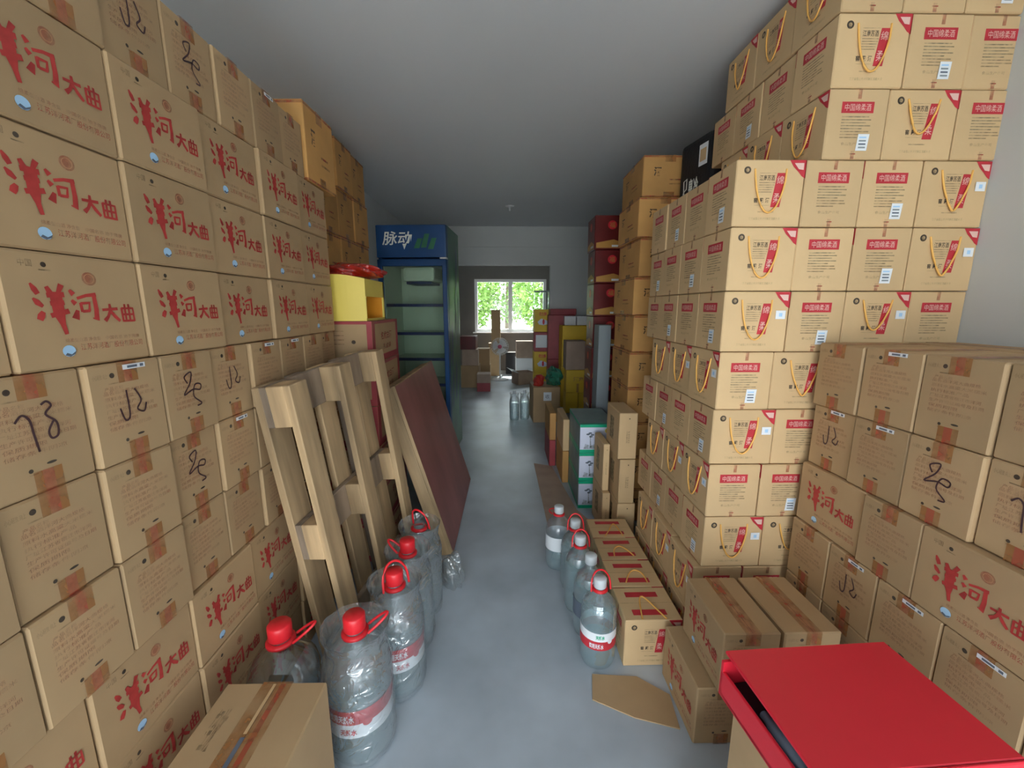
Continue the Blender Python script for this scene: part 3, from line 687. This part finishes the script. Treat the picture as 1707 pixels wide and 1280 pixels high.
bottle(.265, 1.03, .050, .262, R(10), 'five litre water bottle with red and white label, nearest on right of aisle', gr, .72, 'clear', True, False, 'red', 'up', 6)
bottle(.262, 1.137, .050, .262, R(0), 'five litre water bottle with dark label just behind the nearest one, right side', gr, .7, 'clear', False, False, 'green', 'up', 7)
bottle(.249, 1.243, .050, .262, R(0), 'five litre water bottle with upright red handle, third from the camera, right side', gr, .7, 'clear', True, False, None, 'up', 8)
bottle(.250, 1.348, .050, .262, R(0), 'five litre water bottle with red handle, fourth from the camera, right side', gr, .7, 'clear', True, False, None, 'up', 9)
bottle(.209, 1.475, .050, .250, R(30), 'five litre water bottle with plain white label, farthest of the right row', gr, .35, 'clear', True, False, 'white', 'back', 10)
crumple('plastic_bag', 'film', (.04, .035, .08), (-.192, 1.36, 0), 'crumpled clear plastic bag at the foot of the red-brown panel', 'plastic bag', 11)

# ------------------------------------------------------------------ near foreground
# taped carton, bottom left
cw, cdp, ch = .186, .26, .30
def dec_tc(b, F):
    T = F['top']; b.text(T, '轻放', .12, .24, .52, .80, 'ink_dark_faint', off=.02); b.rect(T, .495, .505, 0, 1, 'ink_dark')
    b.poly(F['right'], [(0, .0), (.5, 0), (.3, 1), (.0, 1)], 'kraft_dusty'); b.poly(F['right'], [(.12, 0), (.3, 0), (.42, .98), (.32, .98)], 'ink_red_soft', 2)
t = place('taped_carton', carton(cw, cdp, ch, 'kraft', dec=dec_tc), (-.432, .548, 0)); tag(t, 'big brown carton with wide brown tape along its top, front left corner', 'carton')
b = MB(); T_ = boxfaces(cw, cdp, ch)['top']; b.rect(T_, .36, .66, 0, 1, 'tape', 2); b.rect(T_, .55, .60, .05, .98, 'tape_red', 3); b.rect(T_, .475, .505, .62, .98, 'kraft_light', 4)
b.rect(T_, .47, .51, .05, .60, 'sticker_print', 4); place('packing_tape', b, parent=t)
# cartons under the red box, and the box
o = place('carton', carton(.30, .24, .155, 'kraft'), (.50, .50, 0), R(5)); tag(o, 'brown carton on the floor at the bottom of the pile under the red box', 'carton')
o = place('carton', carton(.255, .155, .225, 'kraft'), (.505, .495, .156), R(5)); tag(o, 'brown carton directly under the red gift box, front right', 'carton')
t = empty('red_gift_box', (.497, .492, .382), R(6)); tag(t, 'flat bright red gift box with lid ajar on a brown carton, front right', 'gift box')
gw, gd, gh = .282, .178, .062
b = MB().box(-gw/2, gw/2, -gd/2, gd/2, 0, .006, 'red_card').box(-gw/2, -gw/2 + .005, -gd/2, gd/2, 0, gh * .72, 'red_card', .001).box(gw/2 - .005, gw/2, -gd/2, gd/2, 0, gh, 'red_card')
b.box(-gw/2, gw/2, gd/2 - .005, gd/2, 0, gh, 'red_card').box(-gw/2, gw/2, -gd/2, -gd/2 + .005, 0, gh, 'red_card'); place('tray', b, parent=t)
M = Matrix.Translation((.000, 0, gh)) @ Matrix.Rotation(R(-2.4), 4, 'Z') @ Matrix.Rotation(R(.8), 4, 'Y')
b = MB().box(-gw/2 + .006, gw/2 + .002, -gd/2 - .004, gd/2 + .002, 0.002, .008, 'red_card', .0015, M=M).box(-gw/2 + .006, gw/2 + .002, -gd/2 - .009, -gd/2 - .0045, -.045, .008, 'red_card', .0015, M=M); place('lid', b, parent=t)
place('foam_insert', MB().box(-gw/2 + .006, gw/2 - .006, -gd/2 + .006, gd/2 - .006, .007, .022, 'black'), parent=t)
b = MB().lathe([(.0005, 0), (.012, .002), (.014, .03), (.013, .05), (.006, .07), (.006, .08)], 'sticker_print', 16, M=Matrix.Translation((-gw/2 + .022, -.06, .034)) @ Matrix.Rotation(R(-90), 4, 'X'))
place('inner_bottle', b, parent=t)
# loose cardboard on the floor
def sheet(pts, label, m='kraft_dusty', z=0.003):
    n = len(pts); b = MB(); b.add([(x, y, 0) for x, y in pts] + [(x, y, z) for x, y in pts], [tuple(range(n))[::-1], tuple(range(n, 2 * n))] + [(i, (i + 1) % n, n + (i + 1) % n, n + i) for i in range(n)], m)
    o = place('cardboard_sheet', b, (0, 0, .0005)); tag(o, label, 'cardboard')
sheet([(.24, .975), (.36, .965), (.43, .91), (.42, .82), (.32, .85), (.225, .90)], 'loose flat piece of brown cardboard on floor by the gift cartons', 'kraft')
sheet([(.20, 1.72), (.32, 1.60), (.49, 1.59), (.36, 1.92), (.30, 2.5), (.19, 2.55)], 'dusty flattened carton lying on floor before the green-white boxes')

# ------------------------------------------------------------------ right middle distance
def dec_green(b, F):
    for s in ('front', 'left'):
        f_ = F[s]; b.rect(f_, 0, 1, .90, 1, 'teal_green'); b.rect(f_, 0, 1, 0, .12, 'teal_green')
        if s == 'left': b.rect(f_, 0, 1, .12, .90, 'slate_top'); continue
        b.disc(f_, .76, .78, .08, .09, 'yellow_pale'); b.stroke(f_, [(.3, .2), (.28, .62)], [.05, .03], 'ink_green_faint', (0, 1, 0, 1), 2)
        for u, v in ((.22, .66), (.28, .70), (.34, .64), (.30, .58)): b.disc(f_, u, v, .05, .03, 'sticker_print', 2)
        b.poly(f_, [(.1, .14), (.9, .14), (.9, .2), (.75, .32), (.6, .26), (.45, .34), (.3, .26), (.15, .32)], 'ink_green_faint', 1.5)
        b.text(f_, '山水', .45, .70, .36, .50, 'sticker_print', 2, off=.02)
    b.rect(F['top'], 0, 1, 0, .06, 'teal_green'); b.rect(F['top'], 0, 1, .06, 1, 'slate_top')
gm = carton(.178, .33, .145, 'tile_white', dec=dec_green).mesh('painted_carton')
for r in range(3):
    o = place('painted_carton', gm, (.459, 2.105, r * .1465)); tag(o, 'white landscape-printed box with green rims, %s of three' % ['bottom', 'middle', 'top'][r], 'box', 'green and white boxes')
def dec_tan(b, F): b.text(F['front'], '酱香', .4, .6, .35, .62, 'ink_dark_faint'); b.disc(F['front'], .55, .88, .03, .015, 'ink_dark'); b.rect(F['left'], .3, .6, .3, .8, 'ink_green_faint')
for (x, y, z, w_, d_, h_, lb) in [(.503, 1.71, .385, .075, .2, .195, 'pale tan carton with small lettering, top of slim pile beyond gift cartons'), (.508, 1.71, .19, .065, .2, .192, 'pale tan carton, middle of slim pile beyond gift cartons'),
                                  (.512, 1.71, 0, .075, .2, .188, 'pale tan carton, bottom of slim pile beyond gift cartons'), (.445, 1.80, .20, .028, .18, .215, 'slim tan carton half hiding the green-rimmed boxes, upper'),
                                  (.447, 1.79, 0, .034, .2, .198, 'slim tan carton half hiding the green-rimmed boxes, lower')]:
    o = place('carton', carton(w_, d_, h_, 'kraft_light', dec=dec_tan), (x, y, z)); tag(o, lb, 'carton')
for (x, y, z, w_, d_, h_, m, lb) in [(.350, 2.39, .0, .036, .28, .19, 'kraft_orange', 'slim orange box left of the green-white boxes, lower'), (.350, 2.39, .192, .036, .28, .185, 'kraft_light', 'slim tan box left of the green-white boxes, upper'),
                                     (.305, 2.66, 0, .04, .3, .17, 'red_border', 'slim red box beyond the orange one, on the floor'), (.305, 2.66, .172, .04, .3, .175, 'kraft_orange', 'slim orange box on the slim red box')]:
    o = place('slim_box', carton(w_, d_, h_, m), (x, y, z)); tag(o, lb, 'box')
# brown carton with bags
def dec_lab(b, F): b.rect(F['front'], .38, .68, .62, .86, 'sticker'); b.text(F['front'], '收', .45, .6, .68, .8, 'sticker_print', 2)
o = place('carton', carton(.235, .30, .315, 'kraft', dec=dec_lab), (.362, 3.68, 0), R(3)); tag(o, 'brown carton with white label and plastic bags on top, near the doorway', 'carton')
crumple('plastic_bag', 'bag_green', (.07, .09, .10), (.445, 3.68, .316), 'thin green plastic bag puffed up on the brown labelled carton', 'plastic bag', 21)
crumple('plastic_bag', 'bag_red', (.045, .06, .06), (.305, 3.63, .316), 'red and white plastic bag on the brown labelled carton', 'plastic bag', 22)
for x, y in ((.09, 3.62), (.182, 3.64)):
    bottle(x, y, .042, .27, 0, 'clear water bottle with red spot, %s of two in the middle of aisle' % ('left' if x < .15 else 'right'), 'bottles in the aisle', .6, 'clear', False, True, None, 'up', int(x * 100))
# yellow cartons by the door wall
def dec_y(b, F):
    f_ = F['front']; b.poly(f_, [(.2, .45), (.45, .6), (.8, .52), (.95, .35), (.6, .3), (.3, .33)], 'tile_white'); b.disc(f_, .6, .45, .07, .12, 'red_card', 2)
    b.text(f_, '花生酥', .3, .8, .72, .88, 'red_card', 2, off=.02)
def dec_y2(b, F): b.text(F['front'], '酒鬼', .3, .75, .5, .7, 'gold', off=.04); b.rect(F['front'], .45, .55, .0, .4, 'gold')
for (x, y, z, w_, d_, h_, m, dc, lb) in [
    (.645, 3.95, 0, .115, .2, .20, 'yellow', None, 'yellow carton on the floor by right side of doorway, left of pair'),
    (.765, 3.95, 0, .115, .2, .20, 'yellow', None, 'yellow carton on the floor by right side of doorway, right of pair'),
    (.70, 3.95, .202, .22, .2, .215, 'yellow', dec_y2, 'yellow carton with gold lettering lying on the floor pair'),
    (.67, 3.95, .419, .18, .2, .27, 'kraft_dusty', None, 'dusty brown carton on top of the yellow cartons'),
    (.70, 4.19, 0, .26, .2, .42, 'yellow', None, 'large yellow carton at the door wall, lower'),
    (.70, 4.19, .422, .26, .2, .40, 'yellow', None, 'large yellow carton at the door wall, upper'),
    (.60, 4.40, 0, .28, .15, .46, 'red_border', None, 'dark red carton at the door wall behind yellow ones, bottom'),
    (.60, 4.40, .462, .28, .15, .46, 'red_border', None, 'dark red carton at the door wall behind yellow ones, middle'),
    (.61, 4.40, .924, .27, .15, .06, 'red_border', None, 'flat dark red carton on the topmost of door wall pile'),
    (.66, 4.20, .824, .11, .1, .09, 'sticker', None, 'small white box on the upper yellow carton, left'),
    (.78, 4.20, .824, .11, .1, .09, 'sticker', None, 'small white box on the upper yellow carton, right'),
    (.93, 4.1, 0, .16, .25, .75, 'dark_red', None, 'dark red carton right of the yellow cartons, lower'),
    (.93, 4.1, .752, .16, .25, .2, 'dark_red', None, 'dark red carton right of the yellow cartons, upper'),
    # second room
    (.425, 4.80, 0, .17, .2, .25, 'yellow', dec_y, 'yellow printed carton just inside the back room, lowest of four'),
    (.425, 4.80, .252, .17, .2, .25, 'yellow', dec_y, 'yellow printed carton just inside the back room, second up'),
    (.425, 4.80, .504, .17, .2, .22, 'red_border', lambda b, F: b.rect(F['front'], .12, .9, .2, .85, 'sticker'), 'red carton with white panel between yellow cartons in back room'),
    (.425, 4.80, .726, .17, .2, .25, 'yellow', dec_y, 'yellow printed carton in back room, topmost'),
    (-.43, 5.3, 0, .22, .3, .28, 'kraft', None, 'brown carton in back room left, bottom of pile'),
    (-.43, 5.3, .282, .2, .3, .2, 'kraft_dusty', None, 'brown carton in back room left, middle of pile'),
    (-.45, 5.3, .484, .2, .3, .16, 'dark_red', None, 'dark carton topping the left pile in back room'),
    (-.25, 5.0, 0, .16, .2, .21, 'kraft_dusty', lambda b, F: b.rect(F['front'], 0, 1, 0, .5, 'red_border'), 'small brown and red carton on back room floor'),
    (-.28, 5.75, 0, .18, .2, .22, 'kraft', None, 'brown carton before the tall slim cartons, bottom'),
    (-.28, 5.75, .222, .16, .2, .22, 'kraft', None, 'brown carton before the tall slim cartons, top'),
    (-.15, 6.15, 0, .16, .15, .48, 'kraft', None, 'tall slim brown carton under the window, lower'),
    (-.12, 6.15, .482, .13, .14, .48, 'kraft', None, 'tall slim brown carton under the window, upper'),
    (.30, 6.1, 0, .26, .2, .27, 'sticker', None, 'white carton on back room floor below window, lower'),
    (.30, 6.1, .272, .25, .2, .24, 'kraft_dusty', None, 'brown carton on the white one below window'),
    (.10, 6.3, 0, .15, .15, .33, 'black', None, 'black box beside fan under the window')]:
    o = place('carton', carton(w_, d_, h_, m, dec=dc), (x, y, z), R(random.uniform(-2, 2))); tag(o, lb, 'carton')
# open carton in the back room
t = place('open_carton', MB().box(-.12, .12, -.1, .1, 0, .004, 'kraft_dusty').box(-.12, -.115, -.1, .1, 0, .16, 'kraft_dusty').box(.115, .12, -.1, .1, 0, .16, 'kraft_dusty').box(-.12, .12, -.1, -.095, 0, .16, 'kraft_dusty').box(-.12, .12, .095, .1, 0, .16, 'kraft_dusty'), (.25, 5.45, 0), R(25))
tag(t, 'open brown carton with raised flaps on the back room floor', 'carton')
for sx, a in ((-1, 35), (1, -35)):
    place('flap', MB().box(0, .09, -.1, .1, -.002, .002, 'sticker', M=Matrix.Translation((.119 * sx, 0, .16)) @ Matrix.Rotation(R(-a if sx > 0 else 180 + -a), 4, 'Y') if sx > 0 else Matrix.Translation((-.119, 0, .16)) @ Matrix.Rotation(R(215), 4, 'Y')), parent=t)
# clear plastic tub above the yellow cartons
t = place('plastic_tub', MB().box(-.08, .08, -.08, .08, 0, .19, 'glass', .01), (.425, 4.80, .978)); tag(t, 'clear greenish plastic tub on top of the yellow carton pile', 'tub')
place('tub_lid', MB().box(-.085, .085, -.085, .085, .191, .205, 'slate_top', .004), parent=t)
# pedestal fan
t = empty('pedestal_fan', (-.06, 5.72, 0)); tag(t, 'white pedestal fan with round grille standing in the back room', 'fan')
place('base', MB().lathe([(.0005, 0), (.12, 0), (.12, .01), (.03, .03), (.0005, .03)], 'white_plastic'), parent=t)
place('pole', MB().lathe([(.011, .02), (.011, .40)], 'white_plastic', 12), parent=t)
place('motor_housing', MB().lathe([(.0005, 0), (.04, 0), (.035, .09), (.0005, .1)], 'white_plastic', 16, M=Matrix.Translation((0, -.02, .47)) @ Matrix.Rotation(R(-90), 4, 'X')), parent=t)
place('neck', MB().box(-.015, .015, 0, .03, .38, .47, 'white_plastic', .004), parent=t)
b = MB()
for rr in (.03, .05, .07, .09, .108, .12): b.tube([(rr * math.cos(2 * math.pi * i / 24), -.065 + .02 * (rr / .12) ** 2, .47 + rr * math.sin(2 * math.pi * i / 24)) for i in range(24)], .0022, 'white_plastic', 4, True)
for i in range(24): a = 2 * math.pi * i / 24; b.tube([(.03 * math.cos(a), -.064, .47 + .03 * math.sin(a)), (.12 * math.cos(a), -.045, .47 + .12 * math.sin(a)), (.115 * math.cos(a), -.01, .47 + .115 * math.sin(a))], .0014, 'white_plastic', 4)
place('grille', b, parent=t)
for k in range(3):
    b = MB(); vs = []
    for i in range(9):
        a = 2 * math.pi * k / 3 + R(95) * i / 8
        for rr in (.02, .10): vs.append((rr * math.cos(a), -.035 + .012 * (i - 4) / 4 , .47 + rr * math.sin(a)))
    b.add(vs, [(2 * i, 2 * i + 1, 2 * i + 3, 2 * i + 2) for i in range(8)], 'white_plastic', True); place('blade', b, parent=t)
place('badge', MB().lathe([(.0005, 0), (.028, 0), (.028, .004)], 'pink', 16, M=Matrix.Translation((0, -.068, .47)) @ Matrix.Rotation(R(-90), 4, 'X')), parent=t)

# cooler bag on top of the gift stack
for r in range(3):
    o = place('carton', carton(.2, .2, .4445, 'kraft'), (.80, 1.70, r * .4455)); tag(o, 'tall plain carton behind gift stack under the black bag, %s of three' % ['lowest', 'middle', 'highest'][r], 'carton')
t = place('cooler_bag', MB().box(0, .12, 0, .195, 0, .285, 'fabric_black', .016), (.742, 1.588, 9 * GRH + .002), R(9.5)); tag(t, 'black insulated bag with white lettering on top of the gift cartons', 'bag')
F = Face((0, .195, 0), (0, -.195, 0), (0, 0, .285), .001); b = MB()
b.text(F, '皇冷', .34, .66, .30, .52, 'white_text', off=.03); b.stroke(F, [(.1, .25), (.2, .36), (.18, .52), (.28, .54), (.28, .41), (.18, .37), (.32, .27)], [.04] * 7, 'white_text', (0, 1, 0, 1)); place('logo_print', b, parent=t)
place('document_pocket', MB().rect(F, .64, .90, .62, .88, 'sticker', 2).rect(F, .68, .86, .67, .82, 'kraft_light', 3), parent=t)
# ceiling rose
o = place('ceiling_hook_plate', MB().lathe([(.0005, 0), (.035, 0), (.03, -.008), (.008, -.012), (.008, -.04), (.0005, -.04)], 'white_plastic', 20), (.05, 3.6, CEIL)); tag(o, 'small white ceiling lamp holder in the middle of grey ceiling', 'lamp holder')

# ------------------------------------------------------------------ trees behind the rear window
def tree(x, y, hgt, rad, seed, label):
    rnd = random.Random(seed); t = empty('tree', (x, y, -.06)); tag(t, label, 'tree', 'trees behind the rear window')
    place('trunk', MB().lathe([(.09, 0), (.06, hgt * .5), (.02, hgt * .9)], 'bark', 8), parent=t)
    b = MB()
    for i in range(2600):
        a = rnd.uniform(0, 6.28); ph = math.acos(rnd.uniform(-1, 1)); rr = rad * rnd.uniform(.4, 1) ** .5
        c = Vector((rr * math.sin(ph) * math.cos(a), rr * math.sin(ph) * math.sin(a), hgt * .62 + hgt * .42 * math.cos(ph) * rnd.uniform(.6, 1)))
        q = Vector((rnd.gauss(0, 1), rnd.gauss(0, 1), rnd.gauss(0, 1))).normalized(); p = q.cross(Vector((rnd.gauss(0, 1), rnd.gauss(0, 1), rnd.gauss(0, 1)))).normalized(); s = rnd.uniform(.04, .085)
        b.add([c - q * s, c + p * s * .5, c + q * s, c - p * s * .5], [(0, 1, 2, 3)], 'leaf')
    place('foliage', b, parent=t)
for i, (x, y, hh, rr) in enumerate([(-.85, 10.2, 2.3, .78), (.95, 10.4, 2.2, .78), (-2.0, 12.6, 3.2, 1.0), (.1, 12.7, 2.6, .98), (2.2, 12.6, 3.2, 1.0)]):
    tree(x, y, hh, rr, i + 3, 'leafy green tree behind the rear window, %s' % ['near left', 'near right', 'far left', 'far middle', 'far right'][i])
